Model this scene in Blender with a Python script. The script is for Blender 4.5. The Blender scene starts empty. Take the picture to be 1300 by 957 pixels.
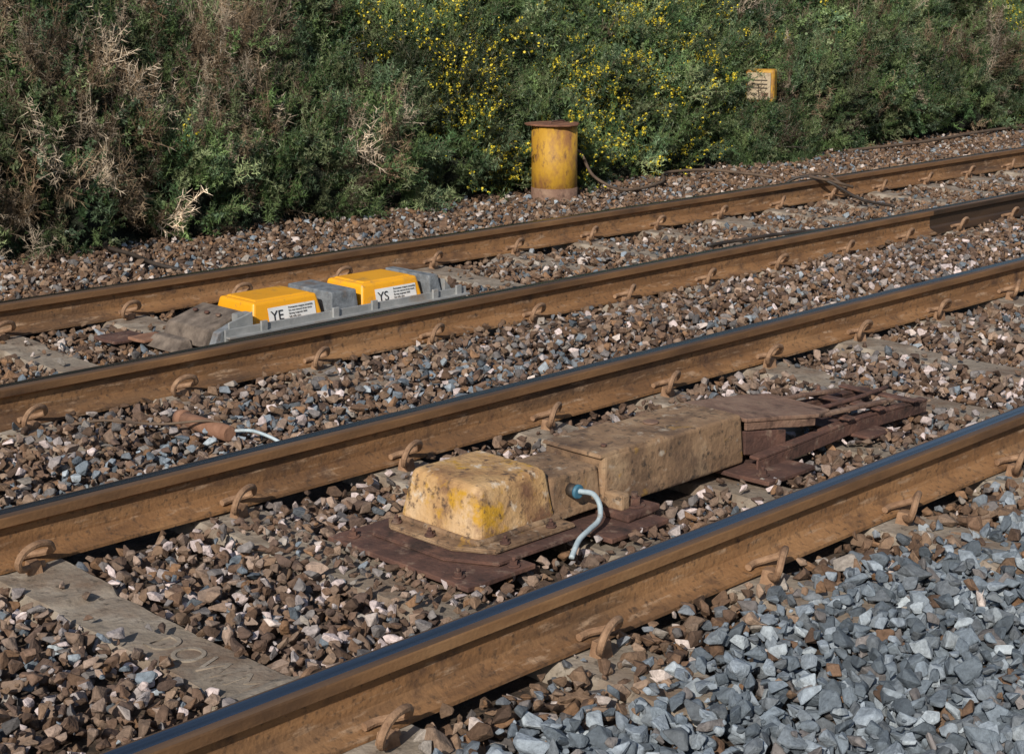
import bpy, bmesh, math, random
import numpy as np
from mathutils import Vector, Matrix, noise as mnoise, Euler
random.seed(7); rng=np.random.default_rng(11)
S=bpy.context.scene
LINK=S.collection.objects.link

# ------------------------------------------------------------------ materials
def new_mat(name):
    m=bpy.data.materials.new(name); m.use_nodes=True
    nt=m.node_tree; b=nt.nodes['Principled BSDF']; return m,nt,b
def ramp(nt,stops):
    r=nt.nodes.new('ShaderNodeValToRGB'); e=r.color_ramp.elements
    while len(e)<len(stops): e.new(0.5)
    for i,(p,c) in enumerate(stops):
        e[i].position=p; e[i].color=(*c,1)
    return r
def nmat(name,stops,scale=8,detail=8,rough=.85,bump=.3,bscale=None,metallic=0,stretch=(1,1,1),spots=None,dist=.006,nrough=.6):
    m,nt,b=new_mat(name); L=nt.links.new
    tc=nt.nodes.new('ShaderNodeTexCoord'); mp=nt.nodes.new('ShaderNodeMapping')
    mp.inputs['Scale'].default_value=stretch; L(tc.outputs['Object'],mp.inputs[0])
    n=nt.nodes.new('ShaderNodeTexNoise'); n.inputs['Scale'].default_value=scale; n.inputs['Detail'].default_value=detail
    n.inputs['Roughness'].default_value=nrough
    L(mp.outputs[0],n.inputs['Vector']); r=ramp(nt,stops); L(n.outputs['Fac'],r.inputs[0])
    col=r.outputs[0]
    for sp in (spots or []):
        c,sc,lo,hi=sp[:4]
        n2=nt.nodes.new('ShaderNodeTexNoise'); n2.inputs['Scale'].default_value=sc; n2.inputs['Detail'].default_value=6
        n2.inputs['Roughness'].default_value=.65
        L(mp.outputs[0] if len(sp)<5 else tc.outputs['Object'],n2.inputs['Vector'])
        mr=nt.nodes.new('ShaderNodeMapRange'); mr.inputs[1].default_value=lo; mr.inputs[2].default_value=hi
        L(n2.outputs['Fac'],mr.inputs[0])
        mx=nt.nodes.new('ShaderNodeMix'); mx.data_type='RGBA'
        L(mr.outputs[0],mx.inputs[0]); L(col,mx.inputs[6]); mx.inputs[7].default_value=(*c,1); col=mx.outputs[2]
    L(col,b.inputs['Base Color'])
    b.inputs['Roughness'].default_value=rough; b.inputs['Metallic'].default_value=metallic
    if bump:
        n3=nt.nodes.new('ShaderNodeTexNoise'); n3.inputs['Scale'].default_value=bscale or scale*6; n3.inputs['Detail'].default_value=8
        L(tc.outputs['Object'],n3.inputs['Vector'])
        bp=nt.nodes.new('ShaderNodeBump'); bp.inputs['Strength'].default_value=bump; bp.inputs['Distance'].default_value=dist
        L(n3.outputs['Fac'],bp.inputs['Height']); L(bp.outputs[0],b.inputs['Normal'])
    return m
def inst_mat(name,rough=.85,nscale=30,lo=.6,hi=1.3,bump=.5,trans=0,spec=.3):
    m,nt,b=new_mat(name); L=nt.links.new
    at=nt.nodes.new('ShaderNodeAttribute'); at.attribute_type='INSTANCER'; at.attribute_name='scol'
    tc=nt.nodes.new('ShaderNodeNewGeometry')
    n=nt.nodes.new('ShaderNodeTexNoise'); n.inputs['Scale'].default_value=nscale; n.inputs['Detail'].default_value=6 if bump else 2
    n.inputs['Roughness'].default_value=.7
    L(tc.outputs['Position'],n.inputs['Vector'])
    mr=nt.nodes.new('ShaderNodeMapRange'); mr.inputs[1].default_value=.25; mr.inputs[2].default_value=.75
    mr.inputs[3].default_value=lo; mr.inputs[4].default_value=hi; L(n.outputs['Fac'],mr.inputs[0])
    vm=nt.nodes.new('ShaderNodeVectorMath'); vm.operation='SCALE'
    L(at.outputs['Color'],vm.inputs[0]); L(mr.outputs[0],vm.inputs['Scale'])
    L(vm.outputs[0],b.inputs['Base Color']); b.inputs['Roughness'].default_value=rough
    b.inputs['Specular IOR Level'].default_value=spec
    if bump:
        n3=nt.nodes.new('ShaderNodeTexNoise'); n3.inputs['Scale'].default_value=120; n3.inputs['Detail'].default_value=4
        L(tc.outputs['Position'],n3.inputs['Vector'])
        bp=nt.nodes.new('ShaderNodeBump'); bp.inputs['Strength'].default_value=bump; bp.inputs['Distance'].default_value=.004
        L(n3.outputs['Fac'],bp.inputs['Height']); L(bp.outputs[0],b.inputs['Normal'])
    return m

M_stone=inst_mat('ballast_stone',nscale=60,lo=.5,hi=1.4,bump=.9)
M_leaf=inst_mat('gorse_needles',rough=.5,nscale=2.2,lo=.45,hi=1.5,bump=0,spec=.35)
M_twig=nmat('twig',[(.3,(.08,.055,.035)),(.7,(.22,.17,.11))],scale=10,bump=0)
M_flower=nmat('gorse_flower',[(.3,(.55,.42,.015)),(.7,(.75,.63,.05))],scale=20,bump=0,rough=.6)
M_core=nmat('bush_interior_shade',[(.3,(.008,.012,.006)),(.7,(.022,.026,.013))],scale=9,bump=.8,rough=1,dist=.05)  # near-black core colour paints in the shade between the sprigs
M_rust_rail=nmat('rail_rust',[(.25,(.115,.054,.022)),(.5,(.23,.115,.046)),(.75,(.34,.185,.082))],scale=5,stretch=(.35,1,2.2),bump=.5,bscale=70,rough=.8,
    spots=[((.055,.032,.02),1.6,.5,.68),((.36,.24,.15),22,.56,.7),((.06,.035,.02),45,.54,.7,1),((.07,.036,.02),8,.54,.72,1)])
M_rust_rail_dark=nmat('rail_rust_oily',[(.3,(.018,.012,.009)),(.7,(.075,.042,.022))],scale=4,stretch=(.35,1,2.2),bump=.3,bscale=70,rough=.5)
M_head=nmat('rail_head_polished',[(.3,(.08,.082,.095)),(.7,(.27,.275,.3))],scale=4,stretch=(.15,14,1),bump=.05,bscale=60,rough=.26,metallic=1)
M_headedge=nmat('rail_head_edge',[(.3,(.05,.032,.022)),(.7,(.15,.09,.052))],scale=8,stretch=(.15,3,1),bump=.15,bscale=80,rough=.5)
M_headside=nmat('rail_head_side',[(.3,(.07,.036,.018)),(.6,(.22,.115,.05)),(.8,(.36,.21,.1))],scale=6,stretch=(.3,1,1),bump=.3,bscale=80,rough=.65)
M_conc=nmat('sleeper_concrete',[(.25,(.14,.11,.082)),(.5,(.27,.225,.175)),(.75,(.4,.35,.29))],scale=7,bump=.8,bscale=55,rough=.95,
    spots=[((.15,.095,.06),3,.46,.66),((.07,.055,.04),30,.57,.7)])
M_rust=nmat('rusty_steel',[(.25,(.04,.021,.017)),(.5,(.095,.046,.034)),(.75,(.18,.09,.06))],scale=10,bump=.8,bscale=60,rough=.9,
    spots=[((.22,.15,.11),18,.56,.7),((.025,.015,.012),7,.56,.7)])
M_rust_deck=nmat('worn_rusty_deck',[(.25,(.09,.05,.035)),(.5,(.19,.11,.075)),(.75,(.29,.19,.13))],scale=8,bump=.9,bscale=60,rough=.9,
    spots=[((.05,.025,.018),12,.54,.7)])
M_clip=nmat('clip_rust',[(.3,(.16,.085,.045)),(.7,(.36,.22,.13))],scale=30,bump=.4,bscale=150,rough=.8)
M_cream=nmat('weathered_yellow_paint',[(.25,(.28,.14,.055)),(.5,(.5,.31,.14)),(.75,(.62,.45,.28))],scale=6,bump=.8,bscale=60,rough=.85,
    spots=[((.17,.085,.045),7,.49,.66),((.48,.26,.02),11,.54,.65),((.09,.055,.035),30,.54,.66),((.62,.53,.42),16,.59,.7)])
M_cream2=nmat('weathered_housing',[(.25,(.12,.07,.038)),(.5,(.26,.16,.09)),(.75,(.4,.28,.17))],scale=7,bump=.8,bscale=50,rough=.9,
    spots=[((.085,.05,.033),5,.47,.65),((.38,.21,.04),12,.62,.72),((.05,.035,.025),32,.55,.68),((.45,.38,.3),17,.6,.72)])
M_yellow=nmat('yellow_plastic',[(.3,(.76,.33,.01)),(.7,(.86,.4,.015))],scale=4,bump=.1,rough=.42,spots=[((.48,.25,.05),7,.58,.74),((.3,.17,.06),30,.62,.74)])
M_yellowpost=nmat('yellow_post_paint',[(.3,(.4,.21,.018)),(.7,(.55,.31,.03))],scale=5,bump=.4,bscale=40,rough=.65,stretch=(1,1,.5),
    spots=[((.26,.12,.04),6,.5,.64),((.12,.055,.03),16,.55,.68)])
M_grey=nmat('galvanised_steel',[(.3,(.24,.25,.25)),(.7,(.42,.42,.41))],scale=12,bump=.2,rough=.6,metallic=.3,spots=[((.25,.18,.12),6,.54,.7)])
M_darkgrey=nmat('cast_block',[(.3,(.09,.1,.11)),(.7,(.24,.26,.28))],scale=25,bump=.6,rough=.75,spots=[((.16,.1,.06),6,.55,.7)])
M_ramp=nmat('soiled_ramp',[(.3,(.06,.045,.036)),(.7,(.24,.19,.15))],scale=14,bump=.7,rough=.9)
M_white=nmat('white_label',[(.3,(.66,.67,.66)),(.7,(.8,.8,.79))],scale=8,bump=0,rough=.5,spots=[((.5,.4,.25),9,.62,.75)])
M_black=nmat('black_print',[(.3,(.015,.015,.015)),(.7,(.03,.03,.03))],bump=0,rough=.5)
M_rubber=nmat('black_cable',[(.3,(.015,.012,.01)),(.7,(.06,.045,.035))],bump=.2,rough=.6)
M_brcable=nmat('brown_cable',[(.3,(.06,.04,.028)),(.7,(.15,.1,.065))],bump=.2,rough=.8)
M_wcable=nmat('pale_blue_grey_cable',[(.3,(.26,.34,.38)),(.7,(.5,.58,.62))],scale=14,bump=.2,rough=.55,spots=[((.2,.13,.08),9,.56,.7)])
M_blue=nmat('blue_ring',[(.3,(.03,.1,.16)),(.7,(.06,.18,.26))],bump=.1,rough=.5)
M_pipe=nmat('clay_pipe',[(.3,(.17,.08,.045)),(.7,(.3,.16,.1))],scale=14,bump=.4,rough=.85)
M_lid=nmat('lid_rust',[(.3,(.12,.05,.028)),(.7,(.28,.13,.075))],scale=14,bump=.6,rough=.9)
M_creamp=nmat('faded_cream',[(.3,(.34,.26,.16)),(.7,(.5,.41,.29))],bump=.2,spots=[((.22,.14,.07),8,.55,.7)])
M_bed=nmat('ballast_bed_dirt',[(.3,(.03,.02,.013)),(.7,(.1,.068,.045))],scale=14,bump=1,bscale=40,rough=1,dist=.02)
M_ground=nmat('ground_soil',[(.3,(.04,.05,.02)),(.7,(.11,.1,.05))],scale=1.2,bump=.5,rough=1,dist=.05)
M_bank=nmat('bank_soil',[(.3,(.025,.028,.014)),(.7,(.08,.07,.035))],scale=3,bump=1,rough=1,dist=.06)

# ------------------------------------------------------------------ helpers
def mkobj(name,verts,faces,mat=None,parent=None,smooth=False,mats=None,midx=None):
    me=bpy.data.meshes.new(name); me.from_pydata([tuple(v) for v in verts],[],faces); me.update()
    for m in (mats or ([mat] if mat else [])): me.materials.append(m)
    if midx is not None: me.polygons.foreach_set('material_index',midx)
    if smooth: me.polygons.foreach_set('use_smooth',[True]*len(me.polygons))
    o=bpy.data.objects.new(name,me); LINK(o)
    if parent: o.parent=parent; o.location=-parent.location
    return o
def empty(name,loc):
    e=bpy.data.objects.new(name,None); e.location=loc; e.empty_display_size=.2; LINK(e); return e
def from_bm(name,bm,mat,parent=None,smooth=False):
    me=bpy.data.meshes.new(name); bm.to_mesh(me); bm.free(); me.materials.append(mat)
    if smooth:
        me.polygons.foreach_set('use_smooth',[True]*len(me.polygons))
    o=bpy.data.objects.new(name,me); LINK(o)
    if parent: o.parent=parent; o.location=-parent.location
    return o
def tbox(name,x0,x1,y0,y1,z0,z1,mat,parent=None,inset=0,bevel=.004,seg=2,wob=0,zt=None,ins=None):
    l,r,n,f=ins or (inset,)*4
    za,zb=zt or (z1,z1)
    v=[(x0,y0,z0),(x1,y0,z0),(x1,y1,z0),(x0,y1,z0),(x0+l,y0+n,za),(x1-r,y0+n,zb),(x1-r,y1-f,zb),(x0+l,y1-f,za)]
    bm=bmesh.new(); vs=[bm.verts.new(p) for p in v]
    for q in [(0,3,2,1),(4,5,6,7),(0,1,5,4),(1,2,6,5),(2,3,7,6),(3,0,4,7)]: bm.faces.new([vs[i] for i in q])
    if bevel: bmesh.ops.bevel(bm,geom=list(bm.edges),offset=bevel,segments=seg,affect='EDGES',profile=.5)
    if wob:
        bmesh.ops.subdivide_edges(bm,edges=list(bm.edges),cuts=3,use_grid_fill=True)
        for w in bm.verts:
            d=mnoise.noise_vector(w.co*9)*wob+mnoise.noise_vector(w.co*40)*wob*.35; w.co+=d
    o=from_bm(name,bm,mat,parent); return o
def cyl(name,p,r,h,mat,parent=None,n=24,axis='Z',bevel=0,r2=None,smooth=True):
    bm=bmesh.new(); bmesh.ops.create_cone(bm,cap_ends=True,segments=n,radius1=r,radius2=r2 if r2 is not None else r,depth=h)
    if bevel:
        ed=[e for e in bm.edges if len(e.link_faces)==2 and any(len(f.verts)>4 for f in e.link_faces)]
        bmesh.ops.bevel(bm,geom=ed,offset=bevel,segments=2,affect='EDGES')
    M=Matrix.Translation(Vector(p))
    if axis=='Y': M=M@Matrix.Rotation(math.pi/2,4,'X')
    if axis=='X': M=M@Matrix.Rotation(math.pi/2,4,'Y')
    bm.transform(M)
    for f in bm.faces: f.smooth=smooth and len(f.verts)==4
    me=bpy.data.meshes.new(name); bm.to_mesh(me); bm.free(); me.materials.append(mat)
    o=bpy.data.objects.new(name,me); LINK(o)
    if parent: o.parent=parent; o.location=-parent.location
    return o
def tube_geo(pts,r,n=8,sub=6):
    P=[Vector(p) for p in pts]; out=[]
    for i in range(len(P)-1):
        p0=P[max(i-1,0)];p1=P[i];p2=P[i+1];p3=P[min(i+2,len(P)-1)]
        for k in range(sub):
            t=k/sub
            out.append(.5*((2*p1)+(-p0+p2)*t+(2*p0-5*p1+4*p2-p3)*t*t+(-p0+3*p1-3*p2+p3)*t**3))
    out.append(P[-1]); V=[];F=[]
    up=Vector((.13,.21,1)).normalized()
    prev=None
    for i,c in enumerate(out):
        d=(out[min(i+1,len(out)-1)]-out[max(i-1,0)]).normalized()
        if prev is None: a=d.cross(up).normalized()
        else: a=(prev-d*prev.dot(d)).normalized()
        prev=a; b=d.cross(a)
        for k in range(n):
            t=2*math.pi*k/n; V.append(c+a*math.cos(t)*r+b*math.sin(t)*r)
    m=len(out)
    for i in range(m-1):
        for k in range(n):
            F.append((i*n+k,i*n+(k+1)%n,(i+1)*n+(k+1)%n,(i+1)*n+k))
    F.append(tuple(range(n-1,-1,-1))); F.append(tuple((m-1)*n+k for k in range(n)))
    return V,F
def tube(name,pts,r,mat,parent=None,n=10,sub=8):
    V,F=tube_geo(pts,r,n,sub); return mkobj(name,V,F,mat,parent,smooth=True)

def make_gn(coll,gname):
    ng=bpy.data.node_groups.new(gname,'GeometryNodeTree')
    ng.interface.new_socket('Geometry',in_out='INPUT',socket_type='NodeSocketGeometry')
    ng.interface.new_socket('Geometry',in_out='OUTPUT',socket_type='NodeSocketGeometry')
    N=ng.nodes.new; L=ng.links.new
    gi=N('NodeGroupInput'); go=N('NodeGroupOutput')
    ci=N('GeometryNodeCollectionInfo'); ci.inputs['Collection'].default_value=coll
    ci.inputs['Separate Children'].default_value=True; ci.inputs['Reset Children'].default_value=True
    ip=N('GeometryNodeInstanceOnPoints'); ip.inputs['Pick Instance'].default_value=True
    def at(nm,ty):
        a=N('GeometryNodeInputNamedAttribute'); a.data_type=ty; a.inputs['Name'].default_value=nm; return a.outputs[0]
    L(gi.outputs[0],ip.inputs['Points']); L(ci.outputs[0],ip.inputs['Instance'])
    L(at('idx','INT'),ip.inputs['Instance Index'])
    e2r=N('FunctionNodeEulerToRotation'); L(at('rot','FLOAT_VECTOR'),e2r.inputs[0]); L(e2r.outputs[0],ip.inputs['Rotation'])
    L(at('scl','FLOAT_VECTOR'),ip.inputs['Scale'])
    L(ip.outputs[0],go.inputs[0]); return ng
def scatter(name,ng,pos,rot,scl,idx,col,parent=None,mat=None):
    n=len(pos); me=bpy.data.meshes.new(name); me.vertices.add(n)
    me.vertices.foreach_set('co',np.asarray(pos,dtype=np.float32).ravel())
    a=me.attributes.new('rot','FLOAT_VECTOR','POINT'); a.data.foreach_set('vector',np.asarray(rot,dtype=np.float32).ravel())
    a=me.attributes.new('scl','FLOAT_VECTOR','POINT'); a.data.foreach_set('vector',np.asarray(scl,dtype=np.float32).ravel())
    a=me.attributes.new('idx','INT','POINT'); a.data.foreach_set('value',np.asarray(idx,dtype=np.int32))
    c4=np.ones((n,4),dtype=np.float32); c4[:,:3]=col
    a=me.attributes.new('scol','FLOAT_COLOR','POINT'); a.data.foreach_set('color',c4.ravel())
    me.update(); o=bpy.data.objects.new(name,me); LINK(o)
    if parent: o.parent=parent; o.location=-parent.location
    md=o.modifiers.new('inst','NODES'); md.node_group=ng; return o

# ------------------------------------------------------------------ layout constants
RY=[7.02,5.546,4.19,2.655]
ZB=.012
SLB=[2.18+.71*k for k in range(-8,52)]
SLA=[7.01+.68*k for k in range(-16,48)]

# ------------------------------------------------------------------ ground
mkobj('ground',[(-300,-300,-.16),(400,-300,-.16),(400,400,-.16),(-300,400,-.16)],[(0,1,2,3)],M_ground)
def grid(name,x0,x1,y0,y1,nx,ny,fz,mat):
    V=[];F=[]
    for j in range(ny+1):
        for i in range(nx+1):
            x=x0+(x1-x0)*i/nx;y=y0+(y1-y0)*j/ny; V.append((x,y,fz(x,y)))
    for j in range(ny):
        for i in range(nx):
            a=j*(nx+1)+i; F.append((a,a+1,a+nx+2,a+nx+1))
    return mkobj(name,V,F,mat,smooth=True)
def bedz(x,y):
    z=-.055+.012*mnoise.noise(Vector((x*1.3,y*1.3,0)))
    if y<.6: z-=(.6-y)*.25
    return max(z,-.5)
grid('ballast_bed',-12,60,.2,9.3,360,60,bedz,M_bed)
def bankz(x,y):
    if y<8.9: s=-.12
    elif y<15.5: s=-.12+(y-8.9)*.66
    else: s=4.236+(y-15.5)*.05
    return s+.12*mnoise.noise(Vector((x*.5,y*.5,3)))*min(1,max(0,y-8.6))
grid('embankment',-40,90,8.6,60,130,120,bankz,M_bank)

# ------------------------------------------------------------------ rails
def rail(name,yc,x0,x1,darkfrom=None,darkto=None):
    half=[(.070,0),(.070,.010),(.040,.019),(.016,.032),(.0095,.045),(.0085,.085),(.0095,.108),(.018,.116),(.0345,.1225),(.0355,.147),(.0345,.152),(.030,.1565),(.021,.1585)]
    prof=[(y,z) for y,z in half]+[(-y,z) for y,z in reversed(half)]
    n=len(prof); xs=[x0]
    step=.5
    while xs[-1]+step<x1: xs.append(xs[-1]+step)
    xs.append(x1)
    V=[];F=[];MI=[]
    for x in xs:
        for y,z in prof: V.append((x,yc+y,ZB+z))
    for i in range(len(xs)-1):
        for k in range(n):
            k2=(k+1)%n
            F.append((i*n+k,i*n+k2,(i+1)*n+k2,(i+1)*n+k))
            z1=prof[k][1];z2=prof[k2][1]; zz=(z1+z2)/2
            dark=darkfrom and darkfrom<xs[i]<darkto
            if zz>.158: MI.append(1)
            elif zz>.153: MI.append(4)
            elif zz>.12: MI.append(3 if dark else 2)
            else: MI.append(3 if dark else 0)
    F.append(tuple(range(n))); MI.append(0)
    F.append(tuple((len(xs)-1)*n+k for k in range(n-1,-1,-1))); MI.append(0)
    o=mkobj(name,V,F,mats=[M_rust_rail,M_head,M_headside,M_rust_rail_dark,M_headedge],midx=MI)
    return o
cp=[(.035,.03,.02),(-.012,.045,.022),(-.05,.075,.032),(-.062,.09,.06),(-.04,.088,.088),(.0,.078,.098),(.04,.062,.088),(.058,.04,.06),(.045,.008,.045),(.015,-.018,.037),(-.02,-.02,.034)]
CV,CF=tube_geo(cp,.0105,8,4)
def hb(x0,x1,y0,y1,z0,z1,t=.006):
    v=[(x0,y0,z0),(x1,y0,z0),(x1,y1,z0),(x0,y1,z0),(x0+t,y0+t,z1),(x1-t,y0+t,z1),(x1-t,y1-t,z1),(x0+t,y1-t,z1)]
    return v,[(0,3,2,1),(4,5,6,7),(0,1,5,4),(1,2,6,5),(2,3,7,6),(3,0,4,7)]
HV,HF=hb(-.022,.022,.015,.06,-.01,.036)
def clips(parent,yc,xs):
    V=[];F=[];n0=0
    for x in xs:
        for sgn in (-1,1):
            rz=random.uniform(-.2,.2)
            for (vv,ff) in ((CV,CF),(HV,HF)):
                b=len(V)
                for v in vv:
                    u=v[0]; w=v[1]; u2=u*math.cos(rz)-w*math.sin(rz)
                    V.append((x+u2*(-sgn),yc+sgn*(.073+w+u*math.sin(rz)),ZB-.005+v[2]))
                F+= [tuple(b+i for i in f) for f in ff]
    o=mkobj('clips',V,F,M_clip,smooth=False); o.parent=parent
    return o
R=[]
for i,y in enumerate(RY):
    r=rail('railway_rail',y,-40,140,*( (9.3,60) if i==1 else (None,None)))
    R.append(r); clips(r,y,[s for s in (SLA if i<2 else SLB) if -2<s<26])

# ------------------------------------------------------------------ sleepers
def sleeper_mesh(seed):
    random.seed(seed)
    V=[];F=[]
    ys=[-1.25,-1.2,-.98,-.55,-.42,-.38,0,.38,.42,.55,.98,1.2,1.25]
    tz=[-.02,0,.006,.004,.0,-.012,-.016,-.012,.0,.004,.006,0,-.02]
    wt=[.11,.118,.12,.118,.112,.105,.103,.105,.112,.118,.12,.118,.11]
    for y,z,w in zip(ys,tz,wt):
        V+= [(-w-.03,y,-.16),(-w,y,z-.014),(-w+.012,y,z),(w-.012,y,z),(w,y,z-.014),(w+.03,y,-.16)]
    for i in range(len(ys)-1):
        for k in range(5): F.append((i*6+k,i*6+k+1,(i+1)*6+k+1,(i+1)*6+k))
    F.append((0,1,2,3,4,5)); F.append(tuple((len(ys)-1)*6+k for k in (5,4,3,2,1,0)))
    me=bpy.data.meshes.new('sleeper'); me.from_pydata(V,[],F); me.materials.append(M_conc)
    bm=bmesh.new(); bm.from_mesh(me)
    bmesh.ops.subdivide_edges(bm,edges=[e for e in bm.edges],cuts=3,use_grid_fill=True)
    for v in bm.verts:
        n=mnoise.noise_vector(v.co*14+Vector((seed,0,0)))*.005+mnoise.noise_vector(v.co*50)*.002; v.co+=n
    bmesh.ops.recalc_face_normals(bm,faces=bm.faces)
    bm.to_mesh(me); bm.free(); return me
SM=[sleeper_mesh(i) for i in range(3)]
rs=random.Random(5)
def text(name,body,size,loc,rot,mat,parent=None,ext=.001,space=1,align='LEFT'):
    c=bpy.data.curves.new(name,'FONT'); c.body=body; c.size=size; c.extrude=ext; c.space_character=space; c.align_x=align
    c.materials.append(mat); o=bpy.data.objects.new(name,c); LINK(o)
    if parent: o.parent=parent; o.location=Vector(loc)-parent.location
    else: o.location=loc
    o.rotation_euler=rot; return o
for ai,(lst,yc) in enumerate(((SLA,(RY[0]+RY[1])/2),(SLB,(RY[2]+RY[3])/2))):
    for s in lst:
        o=bpy.data.objects.new('concrete_sleeper',rs.choice(SM)); LINK(o)
        o.location=(s,yc+rs.uniform(-.02,.02),rs.uniform(-.004,.004)+(.006 if ai==0 else 0)); o.rotation_euler=(0,0,rs.uniform(-.01,.01))
        if abs(s-2.18)<.01 and yc<4:
            o.location.z=.004; o.rotation_euler=(0,0,0)
            t=text('cast_lettering','DOWMAC',.125,(0,0,0),(0,0,-math.pi/2),M_conc,None,.004,1.12); t.parent=o; t.location=(-.045,.05,-.0145)

# ------------------------------------------------------------------ ballast stones
stone_coll=bpy.data.collections.new('ballast_stones_src')
for i in range(18):
    rr=random.Random(100+i); bm=bmesh.new()
    ex=(1,rr.uniform(.6,.95),rr.uniform(.42,.8))
    for k in range(rr.choice((9,10,12,14))):
        v=Vector((rr.gauss(0,1),rr.gauss(0,1),rr.gauss(0,1))).normalized()*rr.uniform(.8,1.15)
        bm.verts.new((v.x*ex[0]*.5,v.y*ex[1]*.5,v.z*ex[2]*.5))
    res=bmesh.ops.convex_hull(bm,input=bm.verts)
    bmesh.ops.delete(bm,geom=[e for e in res['geom_interior'] if isinstance(e,bmesh.types.BMVert)],context='VERTS')
    bmesh.ops.dissolve_limit(bm,angle_limit=.25,verts=bm.verts,edges=bm.edges)
    bmesh.ops.bevel(bm,geom=list(bm.edges),offset=.03,segments=1,affect='EDGES')
    me=bpy.data.meshes.new('stone_%02d'%i); bm.to_mesh(me); bm.free(); me.materials.append(M_stone)
    o=bpy.data.objects.new('stone_%02d'%i,me); stone_coll.objects.link(o)
NG_stone=make_gn(stone_coll,'stone_scatter')
def smooth(a,b,x):
    t=np.clip((x-a)/(b-a),0,1); return t*t*(3-2*t)
def lownoise(x,y,s,seed):
    return (np.sin(x*s*1.7+seed)+np.sin(y*s*2.3+seed*2.1)+np.sin((x+y)*s*1.1+seed*.7)+np.sin((x-y)*s*2.9+seed*3.3))/4
def layer(sp,zmean,zj,dmin,dmax,keep=1.0,ymax=8.95,mul=1.0):
    xs=np.arange(-1,22,sp); ys=np.arange(.7,ymax,sp)
    X,Y=np.meshgrid(xs,ys); X=X.ravel();Y=Y.ravel()
    X=X+rng.uniform(-.5,.5,X.size)*sp; Y=Y+rng.uniform(-.5,.5,Y.size)*sp
    az=np.degrees(np.arctan2(Y,X+.6)); ok=(az>16)&(az<80)&(rng.random(X.size)<keep)
    X=X[ok];Y=Y[ok]
    def near(lst,w):
        a=np.asarray(lst); return np.min(np.abs(X[:,None]-a[None,:]),axis=1)<w
    inB=near(SLB,.098); inA=near(SLA,.1)
    over=(inB&(Y>2.5)&(Y<4.33))|(inA&(Y>5.42)&(Y<7.2))
    cov=np.full(X.size,.07)
    for xs_,c in ((2.89,.75),(3.6,.5),(4.31,.4),(5.02,.4),(7.15,.3),(8.57,.4)):
        cov=np.where((np.abs(X-xs_)<.11)&(Y<4.4),c,cov)
    for k,s in enumerate(SLA):
        cov=np.where((np.abs(X-s)<.11)&(Y>5.3),(.10,.35,.14,.05)[k%4],cov)
    cov=cov+.3*smooth(.3,.7,lownoise(X,Y,2.6,9))
    cov=np.where((np.abs(X-2.18)<.11),.03,cov)
    stray=rng.random(X.size)<cov
    kill=over&~stray
    for y in RY: kill|=(np.abs(Y-y)<.085)
    for y in RY[:2]: kill|=near(SLA,.07)&(np.abs(Y-y)<.17)
    for y in RY[2:]: kill|=near(SLB,.07)&(np.abs(Y-y)<.17)
    def box(a,b,c,d): return (X>a)&(X<b)&(Y>c)&(Y<d)
    kill|=box(2.94,3.2,3.1,3.66)|box(3.1,4.42,3.2,3.54)|box(3.06,3.44,3.13,3.6)|box(3.54,3.78,3.1,3.62)|box(4.3,4.58,3.1,3.6)|box(4.42,4.85,3.2,3.5)
    kill|=box(4.15,5.65,5.92,6.4)
    kill|=(X-9.09)**2+(Y-8.54)**2<.2**2
    X=X[~kill];Y=Y[~kill];over=over[~kill]
    n=X.size
    Z=zmean+rng.uniform(-zj,zj,n)+.014*lownoise(X,Y,2.2,1)
    Z=np.where(over,.016+.006*(Y>5.3),Z)
    Z+=np.where(Y<2.5,.012,0)+np.where((Y>4.4)&(Y<5.42),.016,0)+np.where((Y>4.9)&(Y<5.42),.014,0)+np.where(Y>7.3,.018,0)
    Z-=np.where(Y<.8,(.8-Y)*.25,0)+np.where((Y>5.6)&(Y<6.95),.004,0)
    d=rng.uniform(dmin,dmax,n)*np.where(rng.random(n)<.1,1.3,1)*np.where(Y<2.5,1.2,.97)*np.where(over,.7,1)*mul
    rot=np.stack([rng.uniform(-.8,.8,n),rng.uniform(-.8,.8,n),rng.uniform(0,6.28,n)],1)
    scl=np.stack([d,d*rng.uniform(.75,1.1,n),d*rng.uniform(.8,1.2,n)],1)
    return X,Y,Z,rot,scl
Ls=[layer(.045,-.038,.012,.050,.070),layer(.050,-.006,.014,.034,.070),layer(.09,.012,.01,.036,.066,.75),layer(.06,-.004,.012,.012,.03)]
X=np.concatenate([l[0] for l in Ls]);Y=np.concatenate([l[1] for l in Ls]);Z=np.concatenate([l[2] for l in Ls])
ROT=np.concatenate([l[3] for l in Ls]);SCL=np.concatenate([l[4] for l in Ls])
n=X.size
PB=np.array([(.14,.085,.054),(.185,.12,.078),(.094,.06,.042),(.25,.175,.125),(.21,.12,.066),(.28,.25,.22),(.48,.41,.37),(.12,.112,.11)])
pB=[.25,.21,.16,.13,.08,.06,.045,.065]
PM=np.array([(.15,.095,.066),(.195,.135,.098),(.105,.07,.054),(.28,.205,.16),(.55,.46,.44),(.34,.3,.29),(.17,.155,.15)])
pM=[.22,.2,.17,.13,.1,.09,.09]
PG=np.array([(.15,.18,.21),(.22,.255,.29),(.095,.115,.135),(.32,.36,.39),(.17,.155,.15),(.125,.14,.155)])
pG=[.27,.22,.2,.09,.06,.16]
cB=PB[rng.choice(len(PB),n,p=pB)]; cM=PM[rng.choice(len(PM),n,p=pM)]; cG=PG[rng.choice(len(PG),n,p=pG)]
u=rng.random(n)
mid=(Y>2.75)&(Y<4.1)
col=np.where((mid&(u<.8-.4*smooth(5,9,X)))[:,None],cM,cB)
six=(Y>4.3)&(Y<5.35)
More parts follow.
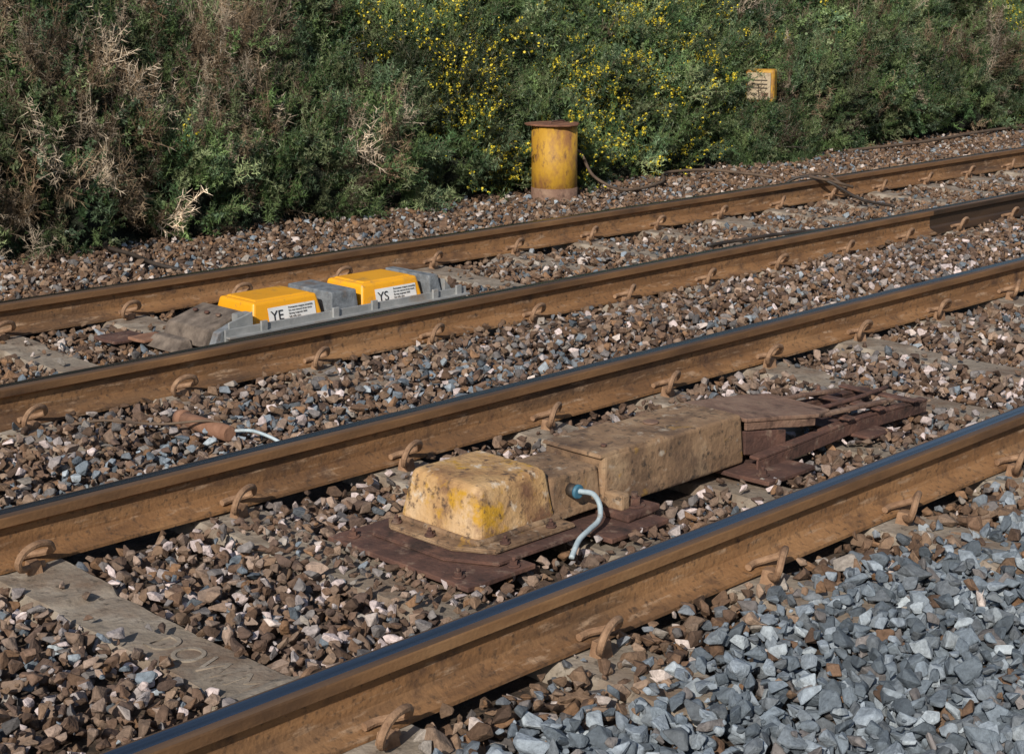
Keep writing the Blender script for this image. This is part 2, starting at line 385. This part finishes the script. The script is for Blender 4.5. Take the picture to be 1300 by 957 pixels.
col=np.where((six&(u<.45+.3*lownoise(X,Y,1.3,2)))[:,None],cM,col)
wg=smooth(2.52,2.3,Y+.12*lownoise(X,Y,3,5))*.95
wg=np.where(Y<2.58,np.maximum(wg,.15),wg)
wg=np.where(six,smooth(.25,-.05,np.abs(Y-4.8-.1*lownoise(X,Y,.9,7))-.05)*.3*smooth(6.2,4.5,X),wg)
wg=np.where(Y>2.7,np.maximum(wg,.06),wg)
col=np.where((rng.random(n)<wg)[:,None],cG,col)
for y in RY:
    k=np.exp(-((Y-y)/.2)**2)*.4*np.where((Y<y)&(y<3),.6,1)
    col=col*(1-k[:,None])+np.array((.12,.07,.04))*k[:,None]
col=col*rng.uniform(.72,1.32,(n,1))
scatter('ballast_gravel',NG_stone,np.stack([X,Y,Z],1),ROT,SCL,rng.integers(0,18,n),col)
print('STONES',n)

# ------------------------------------------------------------------ near track magnet assembly
A=empty('track_magnet_unit',(3.7,3.36,0))
tbox('base_plate_1',2.93,3.2,3.07,3.68,.012,.028,M_rust,A,bevel=.003,wob=.003)
tbox('base_plate_2',3.52,3.79,3.06,3.66,.008,.024,M_rust,A,bevel=.003,wob=.003)
tbox('base_plate_3',4.31,4.58,3.06,3.6,.008,.024,M_rust,A,bevel=.003,wob=.003)
def prism(name,poly,z0,z1,mat,parent,bevel=.003):
    bm=bmesh.new(); b=[bm.verts.new((x,y,z0)) for x,y in poly]; t=[bm.verts.new((x,y,z1)) for x,y in poly]
    bm.faces.new(list(reversed(b))); bm.faces.new(t)
    for i in range(len(poly)):
        j=(i+1)%len(poly); bm.faces.new((b[i],b[j],t[j],t[i]))
    if bevel: bmesh.ops.bevel(bm,geom=list(bm.edges),offset=bevel,segments=2,affect='EDGES')
    return from_bm(name,bm,mat,parent)
prism('mounting_plate',[(3.02,3.27),(3.10,3.12),(3.46,3.12),(3.50,3.17),(3.50,3.6),(3.46,3.65),(3.08,3.65),(3.02,3.58)],.032,.042,M_rust,A)
prism('mounting_flange',[(3.07,3.29),(3.14,3.17),(3.48,3.17),(3.485,3.6),(3.12,3.62),(3.07,3.56)],.044,.058,M_cream2,A,.005)
tbox('magnet_housing',3.13,3.47,3.235,3.59,.054,.222,M_cream,A,ins=(.03,.02,.03,.03),bevel=.024,seg=4,wob=.003)
tbox('housing_foot_rim',3.122,3.478,3.227,3.598,.056,.072,M_cream2,A,inset=.002,bevel=.006,wob=.002)
tbox('coupling_housing',3.455,3.69,3.25,3.50,.05,.18,M_cream2,A,inset=.012,bevel=.01,wob=.002)
tbox('coupling_flange',3.445,3.71,3.235,3.515,.05,.075,M_cream2,A,inset=.004,bevel=.005,wob=.002)
tbox('coil_housing',3.68,4.41,3.235,3.515,.03,.205,M_cream2,A,ins=(.012,.006,.012,.012),bevel=.012,seg=3,wob=.003)
tbox('coil_housing_cover',3.675,4.0,3.25,3.505,.2,.212,M_cream2,A,inset=.006,bevel=.004,wob=.002)
cyl('cover_stud',(4.1,3.40,.208),.028,.006,M_rust_deck,A,bevel=.002)
cyl('cover_bolt',(3.76,3.31,.216),.01,.008,M_rust,A,n=6)
def bolt(x,y,z,r=.018,h=.022,L=.0):
    cyl('washer',(x,y,z+.003),r*1.6,.006,M_rust,A,n=20)
    cyl('nut',(x,y,z+.006+h/2),r,h,M_rust,A,n=6,smooth=False)
    cyl('stud',(x,y,z+.01+h),r*.5,h*1.2,M_rust,A,n=10)
for p in [(3.09,3.4),(3.1,3.56),(3.2,3.195),(3.4,3.2)]: bolt(p[0],p[1],.058,.010,.010)
for p in [(2.98,3.62),(2.97,3.15),(3.14,3.1)]: bolt(p[0],p[1],.028,.012,.012)
tbox('clamp_bracket',3.66,3.82,3.12,3.26,.026,.05,M_rust,A,bevel=.006,wob=.004)
tbox('clamp_lug',3.68,3.72,3.16,3.24,.045,.1,M_cream2,A,bevel=.008)
bolt(3.75,3.17,.05,.022,.022)
bolt(4.36,3.12,.024,.014,.014)
cyl('cable_gland',(3.535,3.235,.135),.02,.035,M_rubber,A,axis='Y',bevel=.004)
cyl('gland_ring',(3.535,3.215,.135),.0225,.014,M_blue,A,axis='Y',bevel=.003)
tube('cable',[(3.535,3.225,.135),(3.54,3.2,.137),(3.565,3.178,.128),(3.575,3.16,.095),(3.545,3.135,.062),(3.48,3.115,.052),(3.41,3.095,.04),(3.34,3.06,.012)],.0085,M_wcable,A)
def slab(name,pts,th,mat,parent,w=.004):
    V=[Vector(p) for p in pts]; W=[p-Vector((0,0,th)) for p in V]; n=len(V)
    F=[tuple(range(n)),tuple(reversed([n+i for i in range(n)]))]+[(i,n+i,n+(i+1)%n,(i+1)%n) for i in range(n)]
    bm=bmesh.new(); vs=[bm.verts.new(p) for p in V+W]
    for f in F: bm.faces.new([vs[i] for i in f])
    bmesh.ops.recalc_face_normals(bm,faces=bm.faces)
    bmesh.ops.bevel(bm,geom=list(bm.edges),offset=min(.003,th*.3),segments=1,affect='EDGES')
    bmesh.ops.subdivide_edges(bm,edges=list(bm.edges),cuts=3,use_grid_fill=True)
    for v in bm.verts: v.co+=mnoise.noise_vector(v.co*10)*w
    return from_bm(name,bm,mat,parent)
slab('ramp_deck',[(4.42,3.24,.186),(4.74,3.16,.158),(4.84,3.18,.152),(4.86,3.46,.158),(4.80,3.5,.16),(4.42,3.52,.196)],.014,M_rust_deck,A)
slab('ramp_lip',[(4.425,3.243,.17),(4.735,3.168,.143),(4.735,3.18,.143),(4.425,3.255,.17)],.028,M_rust_deck,A)
slab('ramp_side',[(4.42,3.245,.14),(4.6,3.2,.12),(4.6,3.215,.12),(4.42,3.26,.14)],.085,M_rust,A)
tbox('ramp_block',4.43,4.62,3.28,3.46,.024,.14,M_rust,A,bevel=.01,wob=.006,ins=(.0,.05,.01,.01))
for y in (3.17,3.43):
    slab('ramp_bar',[(4.40,y,.065),(5.05,y,.09),(5.50,y,.07),(5.50,y+.04,.07),(5.05,y+.04,.09),(4.40,y+.04,.065)],.012,M_rust,A)
    slab('ramp_bar_web',[(4.40,y+.002,.054),(5.05,y+.002,.079),(5.50,y+.002,.059),(5.50,y+.01,.059),(5.05,y+.01,.079),(4.40,y+.01,.054)],.045,M_rust,A)
for x in (4.92,5.12,5.36):
    z=.105 if x<5.2 else .09
    slab('ramp_cross',[(x,3.15,z),(x+.045,3.15,z),(x+.045,3.49,z),(x,3.49,z)],.01,M_rust,A)
slab('ramp_strut',[(4.78,3.17,.148),(5.28,3.18,.11),(5.28,3.205,.11),(4.78,3.195,.148)],.014,M_rust_deck,A)
slab('ramp_strut',[(4.8,3.42,.152),(5.25,3.4,.114),(5.25,3.425,.114),(4.8,3.445,.152)],.014,M_rust_deck,A)
tube('ramp_rod',[(4.8,3.3,.12),(5.1,3.28,.115),(5.45,3.32,.1)],.009,M_rust,A)
slab('ramp_plate',[(4.98,3.1,.034),(5.14,3.1,.034),(5.14,3.5,.038),(4.98,3.5,.038)],.012,M_rust,A)
bolt(4.95,3.2,.105,.012,.014); bolt(5.15,3.44,.105,.012,.014)

# ------------------------------------------------------------------ far yellow magnet unit
B=empty('yellow_track_magnet',(4.9,6.15,.05))
tbox('tray',4.2,5.64,5.945,6.36,.05,.062,M_grey,B,bevel=.003)
tbox('tray_lip',4.17,5.66,5.93,5.942,.03,.125,M_grey,B,bevel=.002)
tbox('tray_ledge',4.17,5.66,5.90,5.93,.085,.095,M_grey,B,bevel=.002)
tbox('tray_lip_far',4.2,5.64,6.363,6.375,.04,.11,M_grey,B,bevel=.002)
for x in (4.36,4.78,5.02,5.42,5.58): tbox('lip_tab',x,x+.035,5.915,5.929,.09,.14,M_grey,B,bevel=.002)
def magbox(s,x0,x1):
    tbox('magnet_box_'+s,x0,x1,5.985,6.31,.064,.205,M_yellow,B,ins=(.028,.028,.028,.03),bevel=.014,seg=3)
    tbox('magnet_lid_'+s,x0+.05,x1-.05,6.03,6.26,.204,.212,M_yellow,B,inset=.01,bevel=.004)
    tbox('magnet_base_'+s,x0-.01,x1+.01,5.965,6.33,.064,.098,M_yellow,B,inset=.006,bevel=.006)
magbox('ye',4.36,4.785); magbox('ys',5.01,5.425)
tbox('spacer_block',4.81,4.985,5.97,6.33,.064,.2,M_darkgrey,B,ins=(.012,.012,.01,.01),bevel=.006,wob=.002)
tbox('end_block',5.445,5.54,5.97,6.33,.064,.2,M_darkgrey,B,ins=(.008,.03,.01,.01),bevel=.006,wob=.002)
tbox('end_plate',5.545,5.63,5.97,6.33,.064,.16,M_grey,B,ins=(.0,.03,.0,.0),bevel=.004,zt=(.175,.11))
prism('end_bracket',[(4.255,5.955),(4.335,5.955),(4.335,6.0),(4.255,6.0)],.064,.18,M_grey,B)
slab('end_gusset',[(4.20,5.945,.15),(4.335,5.945,.185),(4.335,5.954,.185),(4.20,5.954,.15)],.09,M_grey,B,.0)
tbox('ramp_block',4.10,4.34,6.003,6.34,.04,.15,M_ramp,B,ins=(.03,.01,.005,.01),bevel=.008,zt=(.12,.178),wob=.002)
tbox('ramp_block_front',4.12,4.25,5.957,6.0,.04,.13,M_darkgrey,B,ins=(.03,.0,.0,.0),bevel=.005,zt=(.11,.145))
tbox('ramp_nose',4.0,4.1,6.08,6.34,.02,.07,M_ramp,B,ins=(.05,.0,.02,.02),bevel=.006,wob=.002)
for i in range(3): cyl('ramp_bolt',(4.24,6.08+.09*i,.163),.012,.012,M_rust,B,n=6)
tbox('drag_plate',3.9,4.1,6.42,6.6,.02,.035,M_rust,B,bevel=.004,wob=.006)
tbox('drag_plate_rust',3.98,4.13,6.3,6.43,.035,.05,M_pipe,B,bevel=.004,wob=.006)
tilt=math.atan2(.028,.141)
for nm,x0,x1 in (('ye',4.46,4.735),('ys',5.11,5.375)):
    zlo,zhi=.1,.172
    def fy(z): return 5.985+.028*(z-.064)/.141
    e=.0035
    mkobj('label_'+nm,[(x0,fy(zlo)-e,zlo),(x1,fy(zlo)-e,zlo),(x1,fy(zhi)-e,zhi),(x0,fy(zhi)-e,zhi)],[(0,1,2,3)],M_white,B)
    text('lettering_'+nm,nm.upper(),.066,(x0+.012,fy(.112)-e-.003,.112),(math.pi/2-tilt,0,0),M_black,B,.0005)
    for k in range(4):
        z=.158-.014*k
        text('small_print_'+nm,['Permanent magnet assembly','Do not remove from track','Strong magnetic field','Lift with care'][k],.0125,(x0+.115,fy(z)-e-.003,z),(math.pi/2-tilt,0,0),M_black,B,.0004)

# ------------------------------------------------------------------ yellow post, marker box, pipe, cables
P=empty('yellow_drum_post',(9.09,8.54,0))
cyl('drum',(9.09,8.54,.25),.175,.62,M_yellowpost,P,n=48)
cyl('drum_base_rust',(9.09,8.54,-.04),.178,.26,M_rust_deck,P,n=48)
bm=bmesh.new(); ring=[]
for k in range(14):
    t=2*math.pi*k/14; rr=.21+.014*math.sin(3*t+.5)+random.uniform(-.006,.006)
    ring.append((9.08+rr*math.cos(t),8.54+rr*math.sin(t)))
bm.free()
lid=prism('rusty_lid',ring,.562,.574,M_lid,P,.003)
tube('drum_handle',[(9.0,8.5,.574),(9.02,8.5,.59),(9.16,8.52,.59),(9.18,8.52,.574)],.006,M_rust,P)
tube('trackside_cable',[(9.27,8.62,.36),(9.33,8.5,.34),(9.38,8.4,.16),(9.5,8.25,.06),(9.7,8.2,.05),(10.1,8.3,.06),(10.5,8.6,.07),(10.9,8.5,.07),(11.0,8.2,.06),(11.1,7.95,.04)],.012,M_brcable)
tube('trackside_cable',[(13.2,8.6,.05),(14.5,8.5,.06),(16,8.62,.06),(18,8.5,.06),(20,8.6,.06)],.016,M_brcable)
tube('trackside_cable',[(5.3,8.75,.06),(5.2,8.6,.07),(5.2,8.3,.06),(5.15,8.0,.05),(5.2,7.8,.03)],.012,M_rubber)
tube('rail_bond_cable',[(10.15,7.2,.1),(10.2,7.1,.18),(10.3,7.0,.19),(10.38,6.88,.14),(10.35,6.6,.05),(10.3,6.3,.04)],.011,M_rubber)
tube('rail_bond_cable',[(10.6,6.9,.08),(10.5,7.02,.19),(10.32,7.08,.19),(10.28,6.98,.19),(10.42,6.9,.15),(10.6,6.85,.1)],.011,M_brcable)
tube('rail_bond_cable',[(8.0,6.2,.03),(8.4,6.1,.05),(8.9,6.05,.04),(9.3,5.8,.05),(9.6,5.7,.06)],.012,M_rubber)
Q=empty('clay_pipe',(3.33,4.9,.03))
cyl('pipe',(3.335,4.9,.052),.03,.32,M_pipe,Q,axis='Y',n=28,bevel=.004)
cyl('pipe_collar',(3.335,5.04,.052),.035,.04,M_pipe,Q,axis='Y',n=28,bevel=.004)
tube('signal_wire',[(3.36,4.74,.06),(3.39,4.68,.065),(3.42,4.62,.05),(3.44,4.57,.03)],.0065,M_wcable)
tube('signal_wire',[(3.0,5.3,.04),(3.1,5.2,.06),(3.2,5.0,.065),(3.32,4.84,.085),(3.36,4.76,.06)],.005,M_brcable)
K=empty('yellow_marker_box',(12.34,9.0,.65))
tbox('casing',12.20,12.47,8.95,9.09,.53,.83,M_yellowpost,K,bevel=.025,seg=3)
tbox('front_panel',12.22,12.44,8.93,8.948,.555,.80,M_creamp,K,bevel=.006)
for i in range(3): tbox('slot',12.27,12.41,8.922,8.9295,.66+.035*i,.667+.035*i,M_rubber,K,bevel=0)
tbox('latch',12.36,12.42,8.922,8.9295,.59,.62,M_rust_deck,K,bevel=0)
cyl('stake',(12.34,9.05,.2),.03,.7,M_rust,K)
K.rotation_euler=(0,0,math.radians(-66))

# ------------------------------------------------------------------ vegetation
def sprig_mesh(name,seed,kind):
    rr=random.Random(seed); V=[];F=[];MI=[]
    def tri(a,b,c,m): 
        i=len(V); V.extend([a,b,c]); F.append((i,i+1,i+2)); MI.append(m)
    def strip(p,q,w,m):
        d=(q-p).normalized(); s=d.cross(Vector((rr.uniform(-1,1),rr.uniform(-1,1),rr.uniform(-1,1)))).normalized()*w
        i=len(V); V.extend([p-s,p+s,q+s*.5,q-s*.5]); F.append((i,i+1,i+2,i+3)); MI.append(m)
    def needle(p,d,l,w):
        s=d.cross(Vector((rr.uniform(-1,1),rr.uniform(-1,1),rr.uniform(-1,1)))).normalized()*w
        tri(p-s,p+s,p+d*l,0)
    branches=[]
    top=Vector((rr.uniform(-.12,.12),rr.uniform(-.12,.12),1))
    branches.append((Vector((0,0,0)),top.normalized(),1.0))
    nb={'green':8,'flower':8,'dead':10,'leaf':6,'grass':0}[kind]
    for i in range(nb):
        t=rr.uniform(.1,.85); a=rr.uniform(0,6.28); e=rr.uniform(.4,.95)
        d=Vector((math.cos(a)*e,math.sin(a)*e,1-.35*e)).normalized()
        branches.append((top.normalized()*t,d,rr.uniform(.3,.6)))
    if kind=='grass':
        for i in range(45):
            a=rr.uniform(0,6.28); p=Vector((rr.uniform(-.15,.15),rr.uniform(-.15,.15),0)); e=rr.uniform(.1,.7)
            l=rr.uniform(.5,1.1); d=Vector((math.cos(a)*e,math.sin(a)*e,1)).normalized()
            s=Vector((-math.sin(a),math.cos(a),0))*.012; m=p+d*l*.55; q=m+(d+Vector((math.cos(a)*.6,math.sin(a)*.6,-.35))).normalized()*l*.45
            i0=len(V); V.extend([p-s,p+s,m+s*.8,m-s*.8,q]); F.append((i0,i0+1,i0+2,i0+3)); MI.append(0); F.append((i0+3,i0+2,i0+4)); MI.append(0)
    else:
      for (p,d,l) in branches:
        bend=Vector((rr.uniform(-.2,.2),rr.uniform(-.2,.2),.15))
        q=p+d*l+bend*l*.5; mid=p+d*l*.5
        strip(p,mid,.010,1 if kind!='dead' else 0); strip(mid,q,.007,1 if kind!='dead' else 0)
        n=int(13*l+5)
        for k in range(n):
            t=(k+rr.random())/n
            c=p.lerp(mid,t*2) if t<.5 else mid.lerp(q,t*2-1)
            for _ in range({'green':3,'flower':3,'dead':2,'leaf':2}[kind]):
                r=Vector((rr.gauss(0,1),rr.gauss(0,1),rr.gauss(0,1))).normalized()
                dd=(r*.95+d*.6).normalized()
                if kind=='leaf':
                    s=dd.cross(r).normalized() if dd.cross(r).length>.01 else Vector((1,0,0))
                    a=rr.uniform(.1,.18); i0=len(V)
                    V.extend([c,c+dd*a*.5+s*a*.38,c+dd*a,c+dd*a*.5-s*a*.38]); F.append((i0,i0+1,i0+2,i0+3)); MI.append(0)
                else:
                    needle(c,dd,rr.uniform(.08,.17)*(1.1 if kind=='dead' else 1),.014 if kind!='dead' else .007)
            if kind=='flower' and t>.4 and rr.random()<.22:
                for _ in range(3):
                    r=Vector((rr.gauss(0,1),rr.gauss(0,1),rr.gauss(0,1))).normalized(); s=r.cross(d).normalized(); w=rr.uniform(.024,.045)
                    c2=c+r*.05; i0=len(V); tt=r.cross(s).normalized()
                    V.extend([c2-s*w,c2-tt*w,c2+s*w,c2+tt*w]); F.append((i0,i0+1,i0+2,i0+3)); MI.append(2)
    me=bpy.data.meshes.new(name); me.from_pydata([tuple(v) for v in V],[],F)
    for m in (M_leaf,M_twig,M_flower): me.materials.append(m)
    me.polygons.foreach_set('material_index',MI); me.update(); return me
sc=bpy.data.collections.new('sprigs_src'); kinds=[]
for i,k in enumerate(['green']*4+['flower']*3+['dead']*3+['leaf']*2+['grass']*2):
    nm='sprig_%02d'%i; o=bpy.data.objects.new(nm,sprig_mesh(nm,200+i,k)); sc.objects.link(o)
NG_sprig=make_gn(sc,'sprig_scatter')
KI={'green':(0,4),'flower':(4,7),'dead':(7,10),'leaf':(10,12),'grass':(12,14)}
GREEN=np.array([(.082,.135,.045),(.12,.175,.065),(.048,.09,.036),(.18,.22,.105),(.09,.14,.072)])
DEAD=np.array([(.21,.155,.1),(.13,.09,.055),(.38,.31,.23),(.1,.075,.05)])
vr=random.Random(21)
def bush(bx,by,rx,h,kind,dens):
    zb=bankz(bx,by)-.1
    name={'flower':'flowering_gorse_bush','dead':'dry_gorse_bush','green':'gorse_bush'}[kind]
    seed=vr.uniform(0,100)
    def rad(d):
        return 1+.36*mnoise.noise(d*1.7+Vector((seed,0,0)))+.36*mnoise.noise(d*4+Vector((0,seed,0)))
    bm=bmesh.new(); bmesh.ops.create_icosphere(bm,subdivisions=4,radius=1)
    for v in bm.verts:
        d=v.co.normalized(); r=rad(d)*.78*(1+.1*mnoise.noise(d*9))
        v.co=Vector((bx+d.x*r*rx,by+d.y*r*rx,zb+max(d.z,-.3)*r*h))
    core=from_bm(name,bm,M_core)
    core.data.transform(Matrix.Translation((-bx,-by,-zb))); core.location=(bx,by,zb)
    area=2*math.pi*rx*max(rx,h); N=int(area*dens)
    pos=[];rot=[];scl=[];idx=[];col=[]
    for _ in range(N):
        d=Vector((vr.gauss(0,1),vr.gauss(0,1),vr.gauss(0,1))).normalized()
        if d.z<-.25: d.z=-d.z
        if d.y>.4 and vr.random()<.8: continue
        r=rad(d)*vr.uniform(.72,.97)
        p=Vector((bx+d.x*r*rx,by+d.y*r*rx,zb+d.z*r*h))
        if p.z<bankz(p.x,p.y)-.02 and p.y>8.9: continue
        if p.z<-.06: continue
        if 11.85<p.x<12.75 and p.y<9.2 and p.z>.38: continue
        g=mnoise.noise(p*1.6+Vector((5,9,1))); g2=mnoise.noise(p*.8+Vector((1,40,7))); g3=mnoise.noise(p*2.6+Vector((11,4,70)))
        up=Vector((0,0,1)); nd=(d*vr.uniform(.5,1)+up*.55+Vector((vr.gauss(0,.35),vr.gauss(0,.35),vr.gauss(0,.25)))).normalized()
        e=nd.to_track_quat('Z','Y').to_euler()
        k='green'
        if kind=='dead': k='dead' if vr.random()<.42+g*1.2 else 'green'
        elif kind=='flower': k='flower' if vr.random()<.28+g3*1.7 else 'green'
        else:
            if vr.random()<.04+max(0,g2-.1)*.9: k='dead'
            elif g3>.36 and g>.15 and vr.random()<.35: k='flower'
        if k=='green' and g2<-.12 and vr.random()<.5: k='leaf'
        s=vr.uniform(.15,.3)
        if k=='dead' and vr.random()<.3: s*=1.5
        c=(DEAD if k=='dead' else GREEN)[vr.randrange(4 if k=='dead' else 5)]*vr.uniform(.55,1.35)*(1+.9*g)
        if k=='leaf': s*=.8; c=c*.7
        pos.append(p);rot.append(e);scl.append((s,s,s*vr.uniform(.9,1.25)));idx.append(vr.randrange(*KI[k]));col.append(c)
    scatter('foliage',NG_sprig,[tuple(p) for p in pos],[tuple(r) for r in rot],scl,idx,col,core)
    return len(pos)
tot=0
rows=[(9.45,.72,.75,.85),(10.2,.8,.95,.9),(11.1,.9,1.0,1.0),(12.1,1.0,1.15,1.15),(13.2,1.1,1.3,1.5)]
for ri,(yy,rx,h,sp) in enumerate(rows):
    x=2.6+ri*.5+vr.uniform(0,.4)
    while x<(20,22,23,24,25)[ri]:
        y=yy+vr.uniform(-.15,.15); 
        if ri<2:
            if x<7.0: kind='dead' if vr.random()<.5 else 'green'
            elif 8.5<x<10.4: kind='flower'
            elif 10.9<x<12.2: kind='flower'
            elif 17<x<18: kind='flower'
            else: kind='green'
        elif ri==2: kind='flower' if 10.4<x<11.3 else ('dead' if (x<8 and vr.random()<.35) else 'green')
        else: kind='dead' if vr.random()<.2 else 'green'
        r=rx*vr.uniform(.85,1.15)
        if ri==0: y=8.78+r
        if ri==0 and abs(x-12.34)<.75: y+=.35
        tot+=bush(x,y,r,h*vr.uniform(.8,1.2),kind,(280,250,200,90,50)[ri])
        x+=sp*vr.uniform(.8,1.2)
tot+=bush(12.05,8.98,.3,.52,'green',420); tot+=bush(12.55,8.98,.28,.45,'green',420)
print('SPRIGS',tot)
pos=[];rot=[];scl=[];idx=[];col=[]
for cx,cy,n,r in ((7.3,8.8,22,.1),(12.2,8.7,40,.25)):
    for _ in range(n):
        x=cx+vr.gauss(0,r);y=cy+vr.gauss(0,.1)
        pos.append((x,y,-.04+max(0,y-8.9)*.5)); rot.append((vr.uniform(-.3,.3),vr.uniform(-.3,.3),vr.uniform(0,6.28))); s=vr.uniform(.15,.34); scl.append((s,s,s)); idx.append(vr.randrange(12,14)); c=np.array((.11,.17,.07))*vr.uniform(.6,1.3); col.append(c)
scatter('grass_tufts',NG_sprig,pos,rot,scl,idx,col)

# ------------------------------------------------------------------ light
az=Vector((.886,.455)).normalized(); el=math.radians(31)
Ld=Vector((az.x*math.cos(el),az.y*math.cos(el),-math.sin(el)))
sl=bpy.data.lights.new('sun','SUN'); sl.energy=4.4; sl.angle=math.radians(.6); sl.color=(1,.935,.84)
so=bpy.data.objects.new('sun',sl); LINK(so); so.rotation_euler=Ld.to_track_quat('-Z','Y').to_euler(); so.location=(0,0,10)
w=bpy.data.worlds.new('World'); S.world=w; w.use_nodes=True; nt=w.node_tree
sky=nt.nodes.new('ShaderNodeTexSky'); sky.sky_type='NISHITA'; sky.sun_disc=False; sky.sun_elevation=el
sky.sun_rotation=math.atan2(-az.x,-az.y)%(2*math.pi)
nt.links.new(sky.outputs[0],nt.nodes['Background'].inputs[0]); nt.nodes['Background'].inputs[1].default_value=.088
S.view_settings.view_transform='Standard'; S.view_settings.look='None'; S.view_settings.exposure=0

# ------------------------------------------------------------------ camera
cam=bpy.data.cameras.new('camera'); co=bpy.data.objects.new('camera',cam); LINK(co); S.camera=co
p=math.radians(12.7); a=math.radians(44.7)
fh=Vector((math.cos(a),math.sin(a),0)); f=fh*math.cos(p)-Vector((0,0,math.sin(p)))
rt=Vector((math.sin(a),-math.cos(a),0)); upv=rt.cross(f)
Mx=Matrix((rt,upv,-f)).transposed().to_4x4(); Mx.translation=Vector((0,0,1.68)); co.matrix_world=Mx
cam.sensor_width=36; cam.lens=36*2073/1300; cam.shift_y=-44.5/1300; cam.clip_end=1500; cam.clip_start=.05
